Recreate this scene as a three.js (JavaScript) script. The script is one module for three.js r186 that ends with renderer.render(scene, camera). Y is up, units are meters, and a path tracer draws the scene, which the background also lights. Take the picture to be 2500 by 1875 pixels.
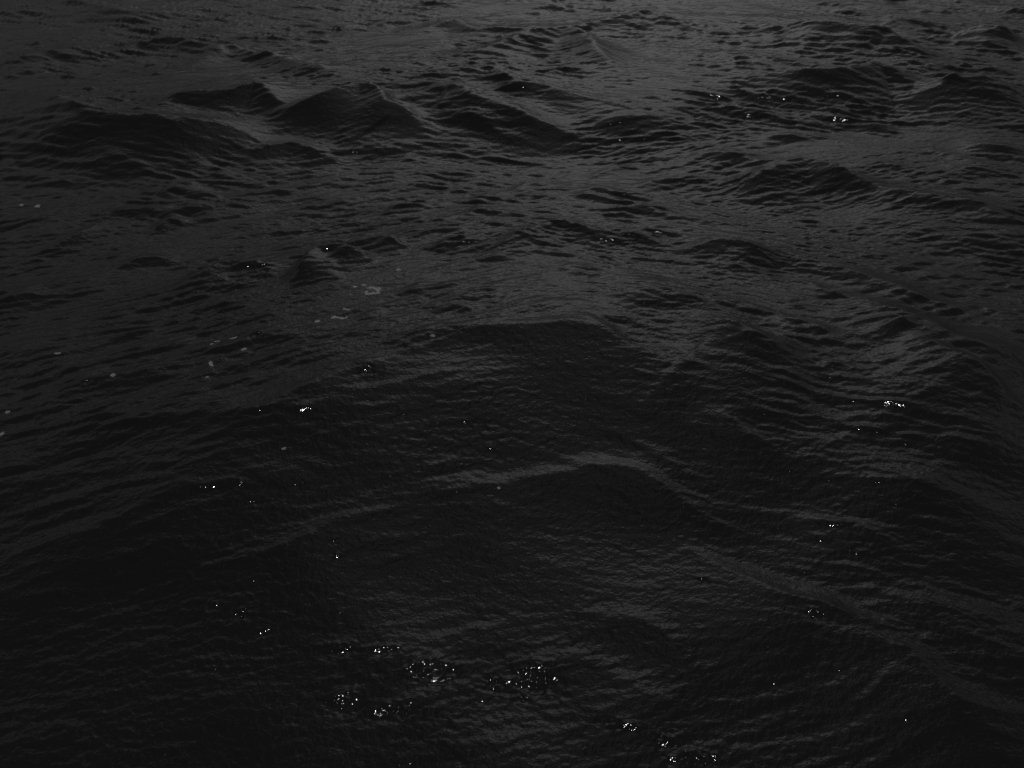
import * as THREE from 'three';

// ---------------------------------------------------------------- camera, sky, sun, exposure
const scene = new THREE.Scene();
const EYE = 7.0;                                             // metres above the mean sea level
const camera = new THREE.PerspectiveCamera(42, 4 / 3, 0.1, 20000);
camera.position.set(0, EYE, 0);
camera.rotation.x = -34 * Math.PI / 180;
const renderer = new THREE.WebGLRenderer({ antialias: true });
renderer.toneMapping = THREE.LinearToneMapping;
renderer.toneMappingExposure = 0.41;
renderer.shadowMap.enabled = true;

const rad = (d) => d * Math.PI / 180;
const SUN_EL = rad(79), SUN_AZ = rad(165);                   // high, a little behind the viewer; azimuth from straight ahead (-z), + to the right
const sunDir = new THREE.Vector3(Math.cos(SUN_EL) * Math.sin(SUN_AZ), Math.sin(SUN_EL), -Math.cos(SUN_EL) * Math.cos(SUN_AZ));
{
  // hazy grey sky: darker overhead; dim horizon and bright patch ahead shaped to light the sea
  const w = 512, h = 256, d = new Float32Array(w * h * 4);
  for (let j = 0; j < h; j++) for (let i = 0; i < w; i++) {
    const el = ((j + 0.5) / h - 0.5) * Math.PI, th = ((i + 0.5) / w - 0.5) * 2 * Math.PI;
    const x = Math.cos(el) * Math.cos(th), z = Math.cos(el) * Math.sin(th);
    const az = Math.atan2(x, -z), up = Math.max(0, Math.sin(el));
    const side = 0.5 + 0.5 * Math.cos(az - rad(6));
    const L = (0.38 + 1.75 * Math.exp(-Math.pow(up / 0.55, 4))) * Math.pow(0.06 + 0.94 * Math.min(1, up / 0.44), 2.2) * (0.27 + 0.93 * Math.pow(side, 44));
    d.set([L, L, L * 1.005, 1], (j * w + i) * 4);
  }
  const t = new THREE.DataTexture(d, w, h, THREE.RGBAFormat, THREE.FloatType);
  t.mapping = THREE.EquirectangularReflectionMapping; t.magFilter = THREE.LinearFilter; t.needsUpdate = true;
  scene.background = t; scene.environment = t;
}
const sun = new THREE.DirectionalLight(new THREE.Color(1, 0.985, 0.965), 2.6);
sun.position.copy(sunDir).multiplyScalar(200); sun.castShadow = true;
sun.shadow.mapSize.set(4096, 4096);
Object.assign(sun.shadow.camera, { left: -60, right: 60, top: 60, bottom: -60, near: 1, far: 500 });
scene.add(sun, sun.target);

// ---------------------------------------------------------------- random numbers and wave tiles
let seed = 20240611;
const rnd = () => { seed = (seed + 0x6d2b79f5) | 0; let t = Math.imul(seed ^ (seed >>> 15), 1 | seed); t = (t + Math.imul(t ^ (t >>> 7), 61 | t)) ^ t; return ((t ^ (t >>> 14)) >>> 0) / 4294967296; };
const gauss = () => Math.sqrt(-2 * Math.log(1 - rnd())) * Math.cos(2 * Math.PI * rnd());
function fft(re, im, n, off, stride) {
  for (let i = 1, j = 0; i < n; i++) {
    let b = n >> 1; for (; j & b; b >>= 1) j ^= b; j ^= b;
    if (i < j) { const a = off + i * stride, c = off + j * stride; let t = re[a]; re[a] = re[c]; re[c] = t; t = im[a]; im[a] = im[c]; im[c] = t; }
  }
  for (let len = 2; len <= n; len <<= 1) {
    const h = len >> 1;
    for (let k = 0; k < h; k++) {
      const a = 2 * Math.PI * k / len, wr = Math.cos(a), wi = Math.sin(a);
      for (let i = k; i < n; i += len) {
        const p = off + i * stride, q = p + h * stride, xr = re[q] * wr - im[q] * wi, xi = re[q] * wi + im[q] * wr;
        re[q] = re[p] - xr; im[q] = im[p] - xi; re[p] += xr; im[p] += xi;
      }
    }
  }
}
function fft2(re, im, n) { for (let i = 0; i < n; i++) fft(re, im, n, i * n, 1); for (let i = 0; i < n; i++) fft(re, im, n, i, n); }
// a square tile of sea: waves between two lengths, travelling about the given headings, scaled to an rms slope
function waveTile(n, size, longest, shortest, fall, headings, slope) {
  const re = new Float64Array(n * n), im = new Float64Array(n * n), dxr = new Float64Array(n * n), dxi = new Float64Array(n * n);
  let s2 = 0;
  for (let j = 0; j < n; j++) for (let i = 0; i < n; i++) {
    const a = i < n / 2 ? i : i - n, b = j < n / 2 ? j : j - n, kx = 2 * Math.PI * a / size, kz = 2 * Math.PI * b / size, k = Math.hypot(kx, kz);
    const g0 = gauss(), g1 = gauss();
    if (!k) continue;
    const lam = 2 * Math.PI / k; if (lam > longest * 1.3 || lam < shortest * 0.7) continue;
    let dir = 0; const th = Math.atan2(kx, -kz);
    for (const [deg, power, weight] of headings) dir += weight * Math.pow(Math.max(0, Math.cos((th - rad(deg)) / 1)), power);
    const edge = Math.min(1, Math.max(0, (longest * 1.3 - lam) / (longest * 0.6))) * Math.min(1, Math.max(0, (lam - shortest * 0.7) / (shortest * 0.6)));
    const A = Math.sqrt(dir) * edge * Math.pow(k, -fall);
    const p = j * n + i; re[p] = A * g0; im[p] = A * g1; s2 += A * A * k * k * (g0 * g0 + g1 * g1) / 2;
    // horizontal shift along the wave: sharpens crests
    dxr[p] = -im[p] * kx / k - re[p] * kz / k; dxi[p] = re[p] * kx / k - im[p] * kz / k;
  }
  fft2(re, im, n); fft2(dxr, dxi, n);                        // real parts: height and x shift; imaginary part of the second: z shift of the conjugate
  const g = slope / Math.sqrt(s2), H = new Float32Array(n * n);
  for (let p = 0; p < n * n; p++) H[p] = re[p] * g;
  return { n, size, H };
}
function cubic(T, x, z) {
  const { n, size, H } = T, m = n - 1;
  let u = x / size * n, v = z / size * n; const i = Math.floor(u), j = Math.floor(v); u -= i; v -= j;
  const w0 = ((-0.5 * u + 1) * u - 0.5) * u, w1 = (1.5 * u - 2.5) * u * u + 1, w2 = ((-1.5 * u + 2) * u + 0.5) * u, w3 = (0.5 * u - 0.5) * u * u;
  const y0 = ((-0.5 * v + 1) * v - 0.5) * v, y1 = (1.5 * v - 2.5) * v * v + 1, y2 = ((-1.5 * v + 2) * v + 0.5) * v, y3 = (0.5 * v - 0.5) * v * v;
  const a = (i - 1) & m, b = i & m, c = (i + 1) & m, d = (i + 2) & m;
  const row = (r) => { r = (r & m) * n; return H[r + a] * w0 + H[r + b] * w1 + H[r + c] * w2 + H[r + d] * w3; };
  return row(j - 1) * y0 + row(j) * y1 + row(j + 1) * y2 + row(j + 2) * y3;
}
const turned = (T, deg) => { const c = Math.cos(rad(deg)), s = Math.sin(rad(deg)); return (x, z) => cubic(T, x * c - z * s, x * s + z * c); };
const swell = turned(waveTile(512, 41, 4, 0.9, 1.6, [[38, 40, 1], [-36, 40, 0.9], [5, 30, 0.4]], 0.055), 0);
const chopA = turned(waveTile(1024, 11.3, 1.5, 0.15, 1.25, [[24, 50, 1], [9, 70, 0.9], [-22, 40, 0.12]], 0.205), 0);
const chopB = turned(waveTile(1024, 10.1, 1.5, 0.15, 1.25, [[-26, 50, 1], [-10, 70, 0.9], [24, 40, 0.12]], 0.205), 0);
const rippleA = turned(waveTile(512, 4.3, 0.32, 0.07, 1.5, [[22, 30, 1], [4, 40, 1], [-24, 20, 0.25]], 0.19), 0);
const rippleB = turned(waveTile(512, 4.7, 0.32, 0.07, 1.5, [[-24, 30, 1], [-5, 40, 1], [26, 20, 0.25]], 0.19), 0);
const capillary = turned(waveTile(512, 2.1, 0.16, 0.045, 1.4, [[0, 1, 1], [60, 1, 1], [-60, 1, 1]], 0.12), 7);
const patchy = turned(waveTile(256, 29, 9, 2.2, 1.6, [[0, 0.5, 1], [90, 0.5, 1]], 1), 0);
let patchyRms = 0; for (let i = 0; i < 400; i++) patchyRms += patchy(rnd() * 29, rnd() * 29) ** 2 / 400; patchyRms = Math.sqrt(patchyRms);

// ---------------------------------------------------------------- the crests: [height, length of the face, length of the back, run-out, [[x, z] ...]]
const CRESTS = [
  [0.48,3.62,5.75,4.85,[[-5.2,-8.38],[-4.57,-8.96],[-2.8,-9.48],[-1.27,-10.49],[0.43,-11.19],[2.04,-10.88],[3.74,-10.21],[4.99,-9.52]]],
  [0.33,3.45,5.58,7.95,[[-12.6,-21.03],[-8.82,-20.18],[-6.65,-19.93],[-4.75,-20.89],[-1.77,-21.44],[1.28,-20.49],[5.1,-22.77],[8.5,-23.25],[10.49,-22.31],[13.01,-21.87]]],
  [0.265,1.73,1.28,1.71,[[-13.06,-29.46],[-12.27,-29.37],[-10.96,-28.71],[-10.2,-28.44],[-9.22,-28.53]]],
  [0.249,1.6,1.78,0.96,[[-11.87,-23.41],[-11.55,-23.78],[-11.12,-24.22],[-10.63,-24.41],[-9.84,-24.26]]],
  [0.284,1.39,0.94,1.12,[[-9.52,-24.56],[-9.15,-25.05],[-8.46,-25.27],[-7.6,-24.87],[-6.95,-24.56]]],
  [0.135,0.68,0.81,1.51,[[-7.33,-23.67],[-7.11,-24.36],[-6.95,-24.8],[-6.38,-24.45],[-5.49,-23.78],[-5.0,-23.11],[-4.58,-22.77],[-3.77,-22.21]]],
  [0.429,2.51,1.4,1.78,[[-10.49,-20.32],[-10.08,-20.34],[-9.37,-19.91],[-8.68,-19.33],[-8.2,-18.92],[-7.57,-18.75],[-6.81,-18.69],[-6.35,-18.62],[-5.7,-18.7],[-5.07,-18.65]]],
  [0.238,1.09,0.88,1.14,[[-7.16,-19.75],[-6.82,-20.23],[-6.4,-20.39],[-5.76,-20.41],[-5.32,-20.74],[-4.94,-20.27],[-4.62,-19.92]]],
  [0.37,2.29,0.68,1.3,[[-4.55,-19.61],[-4.08,-19.96],[-3.49,-20.39],[-3.12,-20.69],[-2.66,-20.25],[-2.56,-19.92],[-2.17,-19.69],[-1.86,-19.27]]],
  [0.253,1.54,0.93,1.35,[[-2.0,-20.64],[-1.63,-20.83],[-1.35,-20.95],[-1.1,-20.64],[-0.64,-20.07],[-0.17,-19.75],[0.23,-19.39],[0.44,-19.12],[0.88,-18.84],[1.35,-18.58]]],
  [0.152,0.68,0.84,1.97,[[-1.85,-22.07],[-1.04,-22.26],[-0.53,-22.47],[-0.08,-21.77],[0.24,-21.07],[0.64,-21.02],[0.95,-20.69],[1.45,-20.48],[2.13,-20.12]]],
  [0.334,1.72,1.13,1.52,[[-1.08,-24.06],[-0.57,-24.19],[-0.09,-24.74],[0.37,-25.39],[1.27,-25.93],[1.53,-25.76],[1.79,-24.99],[1.97,-23.72],[2.21,-22.7]]],
  [0.196,0.99,1.18,1.77,[[-2.5,-26.52],[-1.89,-27.13],[-1.58,-27.47],[-1.02,-26.6],[-0.42,-26.52],[0.18,-26.44],[0.7,-26.52],[1.6,-27.01]]],
  [0.235,1.25,0.89,1.15,[[1.8,-27.02],[2.44,-27.35],[3.21,-27.65],[3.64,-28.17],[4.03,-27.65],[4.45,-27.16]]],
  [0.063,0.44,0.39,0.92,[[-1.26,-19.74],[-0.62,-19.3],[-0.17,-18.8],[0.27,-18.51]]],
  [0.096,0.81,1.02,0.83,[[1.38,-19.16],[1.82,-19.29],[2.45,-19.53],[3.01,-19.58],[3.31,-19.49]]],
  [0.139,0.79,0.53,0.78,[[-4.95,-17.83],[-4.27,-18.27],[-3.78,-18.1],[-3.19,-17.71]]],
  [0.052,0.23,0.22,0.33,[[0.04,-16.16],[0.26,-16.57],[0.67,-16.65]]],
  [0.075,0.34,0.29,0.5,[[1.46,-17.04],[1.82,-17.36],[2.22,-17.63],[2.45,-17.64]]],
  [0.13,0.55,0.39,0.63,[[2.29,-16.51],[2.59,-16.71],[3.04,-16.79],[3.32,-16.86],[3.73,-16.86]]],
  [0.083,0.37,0.35,0.73,[[1.17,-15.79],[1.43,-16.15],[1.84,-16.02],[2.36,-15.88],[2.88,-15.9]]],
  [0.092,0.41,0.33,0.38,[[1.63,-15.17],[2.03,-15.27],[2.54,-15.3]]],
  [0.17,0.71,0.53,1.05,[[-0.24,-13.42],[0.17,-13.89],[0.51,-14.18],[0.83,-14.33],[1.09,-14.12],[1.41,-13.94],[2.12,-13.93]]],
  [0.071,0.35,0.29,0.3,[[-2.06,-15.3],[-1.76,-15.64],[-1.42,-15.62]]],
  [0.062,0.3,0.27,0.27,[[-0.67,-15.76],[-0.41,-16.05],[-0.06,-15.96]]],
  [0.45,2.33,0.95,1.78,[[6.34,-26.03],[7.03,-26.01],[7.51,-25.59],[8.05,-25.47],[8.69,-25.04],[9.08,-25.07],[9.34,-24.48],[9.8,-23.91]]],
  [0.226,1.19,0.59,0.7,[[9.58,-26.8],[10.21,-27.27],[10.66,-27.37],[11.22,-27.21]]],
  [0.41,2.26,0.9,0.68,[[11.33,-26.12],[12.12,-25.97],[12.68,-25.37]]],
  [0.354,1.85,0.88,1.62,[[5.15,-21.91],[6.03,-21.81],[7.06,-21.88],[7.64,-22.12],[8.12,-22.36],[8.5,-22.15],[8.76,-21.92]]],
  [0.407,2.74,0.87,1.22,[[8.35,-20.83],[8.98,-21.09],[9.6,-21.46],[10.22,-21.32],[11.03,-21.17]]],
  [0.287,1.55,0.77,0.73,[[3.87,-16.23],[4.42,-16.71],[5.01,-17.15],[5.26,-17.26],[5.55,-17.07],[5.94,-16.78],[6.22,-16.5]]],
  [0.201,1.21,1.05,0.89,[[6.18,-16.55],[6.64,-16.11],[7.09,-15.85],[7.56,-15.71],[7.83,-15.4],[8.09,-15.09],[8.53,-14.85]]],
  [0.107,0.42,0.66,0.82,[[3.13,-18.12],[3.38,-18.03],[3.77,-18.09],[4.06,-17.96],[4.6,-17.75],[5.01,-17.67]]],
  [0.056,0.28,0.23,0.44,[[6.15,-17.33],[6.57,-17.58],[6.88,-17.67],[7.19,-17.41]]],
  [0.04,0.2,0.85,0.61,[[7.9,-18.56],[8.21,-18.15],[8.5,-17.78],[8.82,-17.45]]],
  [0.073,0.37,0.3,0.25,[[7.08,-19.53],[7.41,-19.61],[7.64,-19.35]]],
  [0.067,0.34,0.28,0.32,[[4.95,-18.99],[5.49,-19.1],[5.7,-18.97]]],
  [0.163,0.82,0.48,0.5,[[8.73,-18.53],[9.16,-18.42],[9.83,-18.16]]],
  [0.211,1.23,0.68,0.53,[[2.7,-13.58],[3.16,-13.72],[3.61,-13.52],[3.87,-13.31]]],
  [0.085,0.38,0.3,0.86,[[-6.93,-15.41],[-6.51,-15.56],[-5.91,-15.63],[-5.73,-15.54],[-5.33,-15.59],[-4.91,-15.35]]],
  [0.079,0.35,0.25,0.21,[[-5.78,-14.82],[-5.63,-15.18],[-5.34,-15.05]]],
  [0.046,0.21,0.2,0.42,[[-3.86,-15.48],[-3.77,-15.54],[-3.48,-15.4],[-2.86,-15.38]]],
  [0.052,0.25,0.22,0.44,[[-4.89,-16.2],[-4.36,-16.34],[-3.87,-16.41]]],
  [0.048,0.23,0.2,0.39,[[-6.03,-16.31],[-5.77,-16.42],[-5.12,-16.19]]],
  [0.061,0.31,0.27,0.53,[[-7.41,-13.96],[-7.09,-14.29],[-6.75,-15.03]]],
  [0.055,0.28,0.2,0.23,[[-1.12,-13.56],[-0.95,-13.81],[-0.82,-13.92],[-0.62,-13.7]]],
  [0.147,0.64,0.3,0.42,[[-2.59,-13.72],[-2.39,-13.96],[-2.03,-14.0],[-1.61,-13.68]]],
  [0.054,0.36,0.25,0.26,[[-7.21,-12.33],[-6.97,-12.65],[-6.85,-12.84]]],
  [0.175,0.85,0.31,0.56,[[-4.74,-12.66],[-4.49,-13.03],[-4.16,-13.32],[-3.87,-13.28],[-3.54,-13.13]]],
  [0.245,1.28,0.28,0.49,[[-3.08,-12.64],[-3.0,-13.02],[-2.94,-13.38],[-2.79,-13.49],[-2.46,-13.42],[-2.09,-13.15]]],
  [0.055,0.3,0.23,0.35,[[-5.9,-13.48],[-5.58,-13.75],[-5.07,-13.63]]],
  [0.038,0.24,0.16,0.16,[[-1.96,-11.28],[-1.84,-11.43],[-1.64,-11.44]]],
  [0.049,0.3,0.19,0.28,[[-1.03,-11.31],[-0.86,-11.51],[-0.7,-11.55],[-0.41,-11.31]]],
  [0.033,0.18,0.2,0.12,[[-0.94,-12.09],[-0.87,-12.24],[-0.69,-12.17]]],
  [0.033,0.19,0.17,0.16,[[-1.41,-12.11],[-1.24,-12.31],[-1.08,-12.25]]],
  [0.061,0.42,0.62,1.07,[[-4.84,-10.72],[-4.61,-10.89],[-4.48,-10.98],[-4.16,-10.85],[-3.73,-10.72],[-3.46,-10.82],[-3.35,-10.98],[-3.18,-10.95],[-2.77,-10.89],[-2.4,-11.04]]],
  [0.059,0.52,0.42,0.81,[[-5.54,-9.75],[-5.34,-9.94],[-5.18,-10.12],[-4.91,-10.11],[-4.74,-10.19],[-4.37,-10.21],[-3.85,-10.1],[-3.7,-10.15]]],
  [0.036,0.27,0.2,0.26,[[-3.81,-10.09],[-3.71,-10.26],[-3.67,-10.41],[-3.47,-10.32],[-3.24,-10.2]]],
  [0.055,0.57,1.0,1.65,[[-5.66,-8.14],[-5.54,-8.47],[-5.29,-8.91],[-5.0,-9.07],[-4.69,-9.22],[-4.25,-9.23],[-3.89,-9.22],[-3.18,-9.25],[-2.75,-9.3],[-2.52,-9.48],[-2.2,-9.8],[-2.02,-9.94],[-1.71,-10.09],[-1.39,-10.2],[-1.03,-10.41]]],
  [0.09,0.63,0.63,0.83,[[-1.26,-10.54],[-1.13,-10.72],[-0.79,-10.8],[-0.4,-10.85],[0.09,-10.88],[0.38,-10.93],[0.87,-10.91],[1.28,-10.72]]],
  [0.055,0.51,0.47,0.89,[[-0.44,-10.97],[-0.21,-11.17],[-0.01,-11.34],[0.19,-11.46],[0.4,-11.5],[1.01,-11.57],[1.5,-11.38]]],
  [0.117,2.4,0.26,0.59,[[0.94,-11.17],[1.16,-10.87],[1.39,-10.55],[1.51,-10.46],[1.99,-10.47]]],
  [0.204,2.79,0.53,0.53,[[2.45,-11.2],[2.71,-11.04],[2.93,-10.83],[3.22,-10.72],[3.49,-10.73]]],
  [0.085,1.17,0.39,0.37,[[3.45,-11.38],[3.76,-11.35],[3.97,-11.21],[4.16,-10.95]]],
  [0.23,2.75,0.9,0.76,[[4.71,-12.03],[4.87,-11.9],[5.09,-11.71],[5.33,-11.48],[5.55,-11.23],[5.67,-11.01],[5.94,-10.91],[6.29,-10.8],[6.64,-10.61]]],
  [0.06,0.33,0.29,0.38,[[4.1,-12.7],[4.28,-12.53],[4.46,-12.33],[4.89,-12.37]]],
  [0.076,0.39,0.68,1.41,[[3.94,-13.51],[4.15,-13.37],[4.57,-13.2],[4.96,-12.97],[5.29,-12.73],[5.58,-12.47],[5.83,-12.23],[6.11,-12.11],[6.59,-12.2],[6.8,-11.93]]],
  [0.063,0.96,0.25,0.32,[[4.81,-11.28],[5.08,-11.27],[5.29,-11.15],[5.55,-11.14]]],
  [0.171,3.58,0.29,0.76,[[5.12,-10.85],[5.42,-10.56],[5.71,-10.29],[5.88,-9.78],[6.13,-9.46]]],
  [0.057,1.02,0.32,0.4,[[2.12,-9.27],[2.38,-9.23],[2.61,-9.0],[2.91,-8.84]]],
  [0.043,0.82,0.29,0.51,[[1.18,-9.04],[1.42,-8.86],[1.66,-8.65],[1.88,-8.44],[2.07,-8.36]]],
  [0.075,2.02,0.32,0.81,[[-0.5,-8.21],[-0.13,-8.24],[0.24,-8.35],[0.66,-8.44],[0.86,-8.51],[1.33,-8.45],[1.49,-8.32],[1.71,-8.07],[1.93,-7.87],[2.1,-7.74]]],
  [0.108,2.24,0.97,0.8,[[3.67,-8.57],[3.99,-8.36],[4.43,-8.19],[4.84,-7.97],[5.34,-7.78]]],
  [0.046,0.96,0.26,0.41,[[3.07,-7.81],[3.32,-7.67],[3.64,-7.54],[3.9,-7.32]]],
  [0.081,1.65,0.34,0.59,[[1.76,-7.39],[2.04,-7.1],[2.34,-6.89],[2.63,-6.7],[2.9,-6.64],[3.11,-6.47],[3.4,-6.36]]],
  [0.061,1.26,0.43,0.62,[[3.4,-6.86],[3.62,-6.71],[4.1,-6.53],[4.47,-6.39],[4.69,-6.19]]],
  [0.068,1.52,0.42,0.6,[[3.16,-6.25],[3.51,-6.04],[3.75,-5.56],[4.26,-5.37]]],
  [0.04,0.89,0.27,0.55,[[0.65,-6.56],[0.82,-6.47],[1.18,-6.44],[1.37,-6.27],[1.56,-5.95],[1.72,-5.83]]],
  [0.035,0.85,0.29,0.54,[[0.21,-6.09],[0.72,-5.98],[1.08,-5.68],[1.35,-5.49]]],
  [0.051,2.13,0.61,0.69,[[-5.1,-7.03],[-4.97,-7.09],[-4.46,-7.31],[-4.04,-7.65],[-3.61,-7.97],[-3.32,-8.28]]],
  [0.063,1.69,0.36,0.8,[[-2.75,-7.13],[-2.22,-7.29],[-1.67,-7.69],[-1.06,-7.89]]]
];
const LEANS = [
  [2.0,-20.87,1.74,0.79,-0.05],
  [0.44,-28.01,1.78,1.08,-0.08],
  [7.03,-28.67,1.36,1.01,-0.08],
  [-7.54,-19.43,3.44,1.48,0.06],
  [-13.17,-28.45,2.93,1.91,0.06],
  [5.17,-16.72,1.31,0.95,0.04],
  [6.67,-13.98,1.65,0.75,0.06],
  [3.14,-13.44,1.11,0.81,0.06],
  [8.55,-25.62,2.47,1.54,0.05],
  [1.47,-16.91,2.79,2.09,-0.09],
  [2.0,-20.87,1.74,0.79,-0.05]
];
// breezy spots where the skin of the water is roughened: [x, z, half width, half depth, strength]
const FLURRIES = [
  [-1.58,-6.09,0.165,0.075,1.0],
  [-1.1,-6.08,0.165,0.065,0.9],
  [-0.72,-5.86,0.252,0.133,1.2],
  [-0.12,-5.75,0.16,0.096,1.0],
  [0.23,-5.82,0.197,0.15,1.45],
  [-1.43,-5.54,0.174,0.109,1.25],
  [-1.0,-5.45,0.242,0.091,1.0],
  [0.07,-5.61,0.084,0.06,1.0],
  [0.89,-5.31,0.136,0.072,1.0],
  [1.24,-5.17,0.134,0.078,1.0],
  [1.45,-5.0,0.214,0.083,1.1],
  [2.79,-6.47,0.099,0.09,1.1],
  [1.84,-6.94,0.04,0.044,1.0],
  [-1.76,-7.36,0.049,0.047,0.9],
  [-1.71,-7.16,0.048,0.045,0.9],
  [-2.84,-8.1,0.052,0.053,1.0],
  [-2.35,-6.73,0.054,0.042,0.8],
  [-2.51,-6.5,0.114,0.061,0.8],
  [-2.8,-6.6,0.077,0.051,0.8],
  [-2.69,-5.91,0.198,0.081,0.7],
  [-2.21,-6.06,0.088,0.047,0.7],
  [-1.71,-9.95,0.195,0.192,0.8],
  [-5.1,-10.08,0.124,0.071,0.7],
  [-4.75,-10.86,0.131,0.079,0.7],
  [-3.24,-10.97,0.073,0.06,0.8],
  [-2.92,-9.19,0.116,0.079,0.7],
  [-3.93,-9.1,0.139,0.077,0.7]
];

// ---------------------------------------------------------------- the sea: one sheet of rings round the spot below the viewer, out to the horizon
const ringR = [];
{
  for (let d = 86; d > 60; d -= 0.5) ringR.push(EYE / Math.tan(rad(d)));
  for (let d = 60; d > 28; d -= 0.052) ringR.push(EYE / Math.tan(rad(d)));
  for (let d = 28; d > 10; d -= 0.04) ringR.push(EYE / Math.tan(rad(d)));
  let r = ringR[ringR.length - 1]; while (r < 9000) { r *= 1.05; ringR.push(r); }
}
const az = [];
for (let a = -180; a < -43; a += 2.2) az.push(a);
for (let a = -43; a < 43; a += 0.078) az.push(a);
for (let a = 43; a <= 180.01; a += 2.2) az.push(Math.min(a, 180));
az[az.length - 1] = 180;
const NR = ringR.length, NA = az.length;
const X = new Float32Array(NR * NA), Z = new Float32Array(NR * NA), Y = new Float32Array(NR * NA);
const sn = az.map((a) => Math.sin(rad(a))), cs = az.map((a) => Math.cos(rad(a)));
for (let j = 0; j < NR; j++) for (let i = 0; i < NA; i++) { const p = j * NA + i; X[p] = ringR[j] * sn[i]; Z[p] = -ringR[j] * cs[i]; }
const smooth = (a, b, x) => { x = Math.min(1, Math.max(0, (x - a) / (b - a))); return x * x * (3 - 2 * x); };

// the crests, each a ridge with a steep face towards the viewer and a long back
const crestFns = CRESTS.map(([amp, Lf, Lb, run, pts]) => {
  // smooth the traced line
  const curve = new THREE.CatmullRomCurve3(pts.map(([x, z]) => new THREE.Vector3(x, 0, z)), false, 'centripetal');
  const N = Math.max(8, pts.length * 4), q = curve.getPoints(N), s = [0];
  for (let i = 1; i <= N; i++) s.push(s[i - 1] + q[i].distanceTo(q[i - 1]));
  const T = s[N]; let x0 = 1e9, x1 = -1e9, z0 = 1e9, z1 = -1e9; const pad = Math.max(Lf, Lb) + run;
  for (const v of q) { x0 = Math.min(x0, v.x - pad); x1 = Math.max(x1, v.x + pad); z0 = Math.min(z0, v.z - pad); z1 = Math.max(z1, v.z + pad); }
  const facing = q[N].x - q[0].x >= 0 ? 1 : -1;
  const eps = 0.03 * Math.min(Lf, Lb) + 0.005;
  return { pad, box: [x0, x1, z0, z1], at(x, z) {
    let best = 1e9, along = 0, perp = 1, over = 0;
    for (let i = 0; i < N; i++) {
      const a = q[i], b = q[i + 1], ex = b.x - a.x, ez = b.z - a.z, l2 = ex * ex + ez * ez || 1e-9;
      let t = ((x - a.x) * ex + (z - a.z) * ez) / l2; const raw = t; t = Math.min(1, Math.max(0, t));
      const dx = x - a.x - ex * t, dz = z - a.z - ez * t, d2 = dx * dx + dz * dz;
      if (d2 < best) { best = d2; along = s[i] + (s[i + 1] - s[i]) * t; perp = (ex * (z - a.z) - ez * (x - a.x)) / Math.sqrt(l2); over = (i === 0 && raw < 0) ? -raw * Math.sqrt(l2) : (i === N - 1 && raw > 1) ? (raw - 1) * Math.sqrt(l2) : 0; }
    }
    const d = Math.sqrt(best), L = Lb + (Lf - Lb) * smooth(-1, 1, d > 1e-6 ? perp * facing / d : 0);
    const u = (Math.sqrt(d * d + eps * eps) - eps) / L; if (u >= 1) return 0;
    const end = smooth(-run * 0.6, run, Math.min(along, T - along) - over);
    return amp * (1 - u) * (1 - u) * (1 + (L > 3.2 ? 2 * u : 0)) * end;
  } };
});
const tmp = new Float32Array(Y.length);
function soften(across, along, passes) {                      // running means over neighbouring points of the sheet
  for (let pass = 0; pass < passes; pass++) {
    for (let j = 0; j < NR; j++) for (let i = 0; i < NA; i++) { const a = Math.max(0, i - across), b = Math.min(NA - 1, i + across); let s = 0; for (let q = a; q <= b; q++) s += Y[j * NA + q]; tmp[j * NA + i] = s / (b - a + 1); }
    for (let j = 0; j < NR; j++) { const a = Math.max(0, j - along), b = Math.min(NR - 1, j + along); for (let i = 0; i < NA; i++) { let s = 0; for (let q = a; q <= b; q++) s += tmp[q * NA + i]; Y[j * NA + i] = s / (b - a + 1); } }
  }
}
const raise = (c) => {
  const [x0, x1, z0, z1] = c.box;
  for (let p = 0; p < X.length; p++) { const x = X[p], z = Z[p]; if (x > x0 && x < x1 && z > z0 && z < z1) Y[p] += c.at(x, z); }
};
crestFns.slice(0, 2).forEach(raise);                          // the two long swells, rounded off
soften(24, 14, 2);
crestFns.slice(2).filter((c) => c.box[3] - c.pad > -13).forEach(raise);
soften(2, 2, 1);                                              // the near crests are rounder
crestFns.slice(2).filter((c) => c.box[3] - c.pad <= -13).forEach(raise);
// broad leaning stretches of the swell: [x, z, half width, half depth, slope]
for (const [bx, bz, bw, bd, bs] of LEANS) {
  const br = Math.hypot(bx, bz), ux = bx / br, uz = bz / br;
  for (let p = 0; p < X.length; p++) {
    const dx = X[p] - bx, dz = Z[p] - bz, out = (dx * ux + dz * uz) / bd, side = (dx * -uz + dz * ux) / bw, q = out * out + side * side;
    if (q < 9) Y[p] += bs * bd * out * Math.exp(-q);
  }
}
soften(2, 1, 1);
// how steeply the big waves face the viewer: the faces are smoother than the backs
const calm = new Float32Array(Y.length);
for (let j = 1; j < NR - 1; j++) for (let i = 0; i < NA; i++) { const p = j * NA + i; calm[p] = 1 - 0.55 * smooth(0.12, 0.36, (Y[p + NA] - Y[p - NA]) / (ringR[j + 1] - ringR[j - 1])); }

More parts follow.
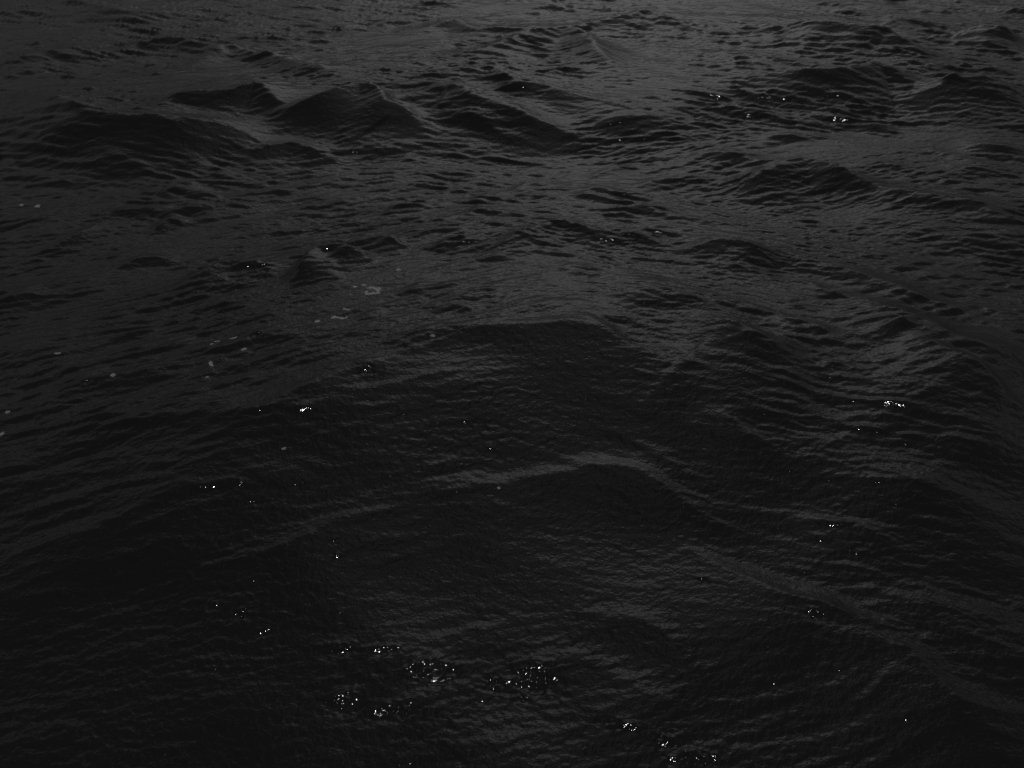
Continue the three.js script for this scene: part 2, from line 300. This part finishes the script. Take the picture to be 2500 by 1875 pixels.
const peaked = (h, s) => h + 0.12 * (h * h / s - s);       // sharper crests, flatter troughs
for (let j = 0; j < NR; j++) {
  const r = ringR[j], step = j ? r - ringR[j - 1] : 0.1, far = smooth(700, 120, r);
  const fr = smooth(0.26, 0.09, step), fc = smooth(0.055, 0.025, step), fch = smooth(1.2, 0.4, step), fs = smooth(3.5, 1.2, step);
  for (let i = 0; i < NA; i++) {
    const p = j * NA + i, x = X[p], z = Z[p];
    if (fs <= 0) continue;
    const aStep = i ? (az[i] - az[i - 1]) * r * 0.0175 : 0.01;
    const wide = aStep > 0.2 ? 0 : 1;
    const m = patchy(x, z) / patchyRms, m2 = patchy(z * 1.7 + 5, x * 1.7 - 3) / patchyRms;
    let gust = 0;
    if (r < 16) for (const [gx, gz, gw, gd, gs] of FLURRIES) { const ux = (x - gx) / gw, uz = (z - gz) / gd, q = ux * ux + uz * uz; if (q < 4) { const e = Math.exp(-q * 1.3); gust += gs * e; Y[p] -= 0.36 * gs * (z - gz) * e; } }
    // two crossing sets of waves, now one, now the other on top
    const wa = smooth(-1.1, 1.1, 0.9 * patchy(x * 0.55 + 9, z * 0.55 + 4) / patchyRms + 0.9 * (x / (0.35 * r) * 0.6 + (r - 15) / 9)), wb = 1 - wa;
    const open = 0.28 + 0.72 * smooth(6.5, 16, r) + 0.55 * smooth(16, 26, r);               // calmer close in, in the lee
    let y = fs * peaked(swell(x, z), 0.018);
    // ripples ride on the backs more than in the smooth faces
    y += fch * wide * peaked(chopA(x, z) * wa + chopB(x, z) * wb, 0.014) * Math.min(1.15, 0.85 + 0.3 * m) * open * calm[p];
    y += fr * wide * (rippleA(x, z) * wa + rippleB(x, z) * wb) * Math.min(1.2, Math.max(0.25, 0.85 + 0.35 * m2)) * Math.max(open, 0.40) * calm[p] * (1 + 2.4 * gust);
    y += fc * wide * capillary(x, z) * (Math.max(0.1, 0.3 + 0.2 * m2) + 3.0 * gust);
    Y[p] += y;
  }
}
const pos = new Float32Array(NR * NA * 3), uv = new Float32Array(NR * NA * 2);
for (let p = 0; p < X.length; p++) { pos[p * 3] = X[p]; pos[p * 3 + 1] = Y[p]; pos[p * 3 + 2] = Z[p]; uv[p * 2] = X[p] / 2.6; uv[p * 2 + 1] = Z[p] / 2.6; }
const index = new Uint32Array((NR - 1) * (NA - 1) * 6);
let k = 0;
for (let j = 0; j < NR - 1; j++) for (let i = 0; i < NA - 1; i++) {
  const a = j * NA + i, b = a + 1, c = a + NA, d = c + 1;
  index[k++] = a; index[k++] = b; index[k++] = d; index[k++] = a; index[k++] = d; index[k++] = c;
}
const seaGeo = new THREE.BufferGeometry();
seaGeo.setAttribute('position', new THREE.BufferAttribute(pos, 3));
seaGeo.setAttribute('uv', new THREE.BufferAttribute(uv, 2));
seaGeo.setIndex(new THREE.BufferAttribute(index, 1));
seaGeo.computeVertexNormals();

// finest ripples, below the size of the mesh
const fine = (() => {
  const n = 1024, T = waveTile(n, 2.6, 0.22, 0.018, 1.5, [[10, 2, 1], [-30, 2, 1], [50, 2, 0.5], [-65, 2, 0.5]], 0.10);
  let lo = 1e9, hi = -1e9; for (const v of T.H) { lo = Math.min(lo, v); hi = Math.max(hi, v); }
  const d = new Float32Array(n * n * 4);
  for (let p = 0; p < n * n; p++) { const v = (T.H[p] - lo) / (hi - lo); d.set([v, v, v, 1], p * 4); }
  const t = new THREE.DataTexture(d, n, n, THREE.RGBAFormat, THREE.FloatType);
  t.wrapS = t.wrapT = THREE.RepeatWrapping; t.magFilter = THREE.LinearFilter; t.needsUpdate = true;
  return { t, range: hi - lo };
})();
const seaMat = new THREE.MeshPhysicalMaterial({ color: new THREE.Color().setRGB(0.0098, 0.0098, 0.0099), roughness: 0.065, metalness: 0, ior: 1.333, bumpMap: fine.t, bumpScale: fine.range });
const sea = new THREE.Mesh(seaGeo, seaMat);
sea.name = 'sea_water'; sea.castShadow = sea.receiveShadow = true;
sea.userData = { kind: 'structure', label: 'dark choppy open sea with long crests and fine ripples', category: 'water' };
scene.add(sea);

// ---------------------------------------------------------------- flecks of foam afloat on the sea
function seaAt(x, z) {
  const r = Math.hypot(x, z), a = Math.atan2(x, -z) * 180 / Math.PI;
  let j = 1; while (j < NR - 1 && ringR[j] < r) j++; let i = 1; while (i < NA - 1 && az[i] < a) i++;
  const v = (r - ringR[j - 1]) / (ringR[j] - ringR[j - 1]), u = (a - az[i - 1]) / (az[i] - az[i - 1]);
  const p = (j - 1) * NA + i - 1;
  return (Y[p] * (1 - u) + Y[p + 1] * u) * (1 - v) + (Y[p + NA] * (1 - u) + Y[p + NA + 1] * u) * v;
}
const foamMat = new THREE.MeshStandardMaterial({ color: new THREE.Color().setRGB(0.20, 0.20, 0.20), roughness: 0.75 });
// [x, z, half width, half depth, shape, turn in degrees, label]; shapes: 0 patch, 1 hollow ring, 2 bent streak
const FLECKS = [
  [-1.92,-12.11,0.124,0.139,1,-6,"hollow squarish ring of pale foam, the largest fleck, left of centre"],
  [-2.17,-12.23,0.051,0.035,0,0,"thin flat foam fleck just left of the hollow foam ring"],
  [-2.06,-12.29,0.046,0.031,0,0,"thin foam fleck touching the upper left of the hollow foam ring"],
  [-1.63,-12.81,0.041,0.05,0,0,"small round foam fleck up and right of the hollow foam ring"],
  [-3.7,-10.33,0.025,0.119,0,-28,"bright slanted foam streak standing on a small peaked crest at left"],
  [-8.35,-15.84,0.042,0.051,0,0,"smaller left one of two foam flecks side by side near the left edge"],
  [-8.08,-15.82,0.063,0.058,0,0,"wider right one of two foam flecks side by side near the left edge"],
  [-3.77,-10.93,0.042,0.026,0,0,"flat foam fleck left of the long streak above the slanted foam streak"],
  [-3.55,-10.93,0.063,0.028,0,-10,"long thin foam streak on the crest above the slanted foam streak"],
  [-3.81,-10.8,0.026,0.029,0,0,"tiny foam dot directly above the slanted foam streak"],
  [-3.37,-10.66,0.036,0.039,0,0,"rounded foam fleck right of and above the slanted foam streak"],
  [-4.86,-10.16,0.04,0.045,0,0,"rounded foam fleck on the dark crest in the lower left third"],
  [-5.8,-10.82,0.052,0.029,0,-8,"long thin foam fleck alone on grey water left of the dark crests"],
  [-2.54,-11.26,0.048,0.036,0,-12,"slanted foam fleck just left of the bent foam streak"],
  [-2.26,-11.34,0.118,0.064,2,-16,"bent foam streak along a crest below the hollow foam ring"],
  [-2.2,-11.56,0.054,0.049,2,-10,"short hooked foam fleck between the bent streak and the hollow ring"],
  [-2.49,-8.64,0.031,0.036,0,0,"lone dim foam spot on the dark smooth wave face at lower left"],
  [-5.81,-9.14,0.033,0.035,0,0,"foam spot cut by the left edge of the picture"],
  [-5.93,-9.57,0.039,0.028,0,-14,"slanted foam fleck close to the left edge, above the cut one"],
  [-0.99,-10.67,0.036,0.033,0,0,"foam fleck at the end of the long dark crest near the centre"],
  [-0.14,-8.17,0.022,0.023,0,0,"lone foam speck on black water below the centre"],
  [-3.67,-10.04,0.025,0.023,0,0,"tiny foam dot directly below the slanted foam streak"]
];
let fleckNo = 0;
for (const [fx, fz, hw, hd, shape, turn, label] of FLECKS) {
  const fw = hw * 0.85, fd = hd * 0.85;
  const c = Math.cos(rad(turn)), s = Math.sin(rad(turn)), verts = [], idx = [];
  const lobes = []; for (let q = 0; q < 5; q++) lobes.push(1 + 0.28 * gauss());
  const inside = (u, v) => {                                  // u, v in -1 .. 1
    if (shape === 1) { const e = Math.pow(u ** 4 + v ** 4, 0.25) * (1 + 0.10 * Math.sin(5 * Math.atan2(v, u) + 1)); return e < 1 && e > 0.52 + 0.14 * Math.sin(3 * Math.atan2(v, u)) && !(u < -0.3 && v < 0 && v > -0.75); }
    if (shape === 2) return Math.abs(u) < 1 && Math.abs(v - 0.7 * Math.sin(u * 2.6)) < 0.34 * (1.1 - 0.6 * u * u + 0.4 * Math.sin(u * 7));
    const a = (Math.atan2(v, u) / (2 * Math.PI) + 0.5) * 5, k0 = Math.floor(a) % 5, k1 = (k0 + 1) % 5, f = a - Math.floor(a);
    return Math.hypot(u, v) < 0.85 * (lobes[k0] * (1 - f) + lobes[k1] * f);
  };
  const br = Math.min(0.011, 0.16 * Math.min(fw, fd) + 0.003), want = Math.min(700, Math.max(26, Math.round(fw * fd * 4 / (br * br * 1.6))));
  for (let n = 0, tries = 0; n < want && tries < 6000; tries++) {
    const u = rnd() * 2.4 - 1.2, v = rnd() * 2.4 - 1.2; if (!inside(u, v)) continue; n++;
    const lx = u * fw, lz = v * fd, x = fx + lx * c - lz * s, z = fz + lx * s + lz * c, y = seaAt(x, z), r = br * (0.45 + 0.75 * rnd());
    const base = verts.length / 3; verts.push(x, y + r * 0.75, z);
    for (const [ring, up] of [[0.72, 0.5], [1.05, -0.15]]) for (let q = 0; q < 7; q++) { const a = q / 7 * 2 * Math.PI + n; verts.push(x + r * ring * Math.cos(a), y + r * up, z + r * ring * Math.sin(a)); }
    for (let q = 0; q < 7; q++) { const e = (q + 1) % 7; idx.push(base, base + 1 + e, base + 1 + q, base + 1 + q, base + 1 + e, base + 8 + e, base + 1 + q, base + 8 + e, base + 8 + q); }
  }
  const g = new THREE.BufferGeometry();
  for (let q = 0; q < verts.length; q += 3) { verts[q] -= fx; verts[q + 2] -= fz; }
  const y0 = seaAt(fx, fz); for (let q = 1; q < verts.length; q += 3) verts[q] -= y0;
  g.setAttribute('position', new THREE.Float32BufferAttribute(verts, 3)); g.setIndex(idx); g.computeVertexNormals();
  const m = new THREE.Mesh(g, foamMat); m.position.set(fx, y0, fz); m.castShadow = m.receiveShadow = true;
  m.name = 'foam_fleck' + (fleckNo ? '_' + String(fleckNo).padStart(3, '0') : ''); fleckNo++;
  m.userData = { label, category: 'foam', group: 'pale flecks of foam afloat on the sea' };
  scene.add(m);
}
renderer.render(scene, camera);
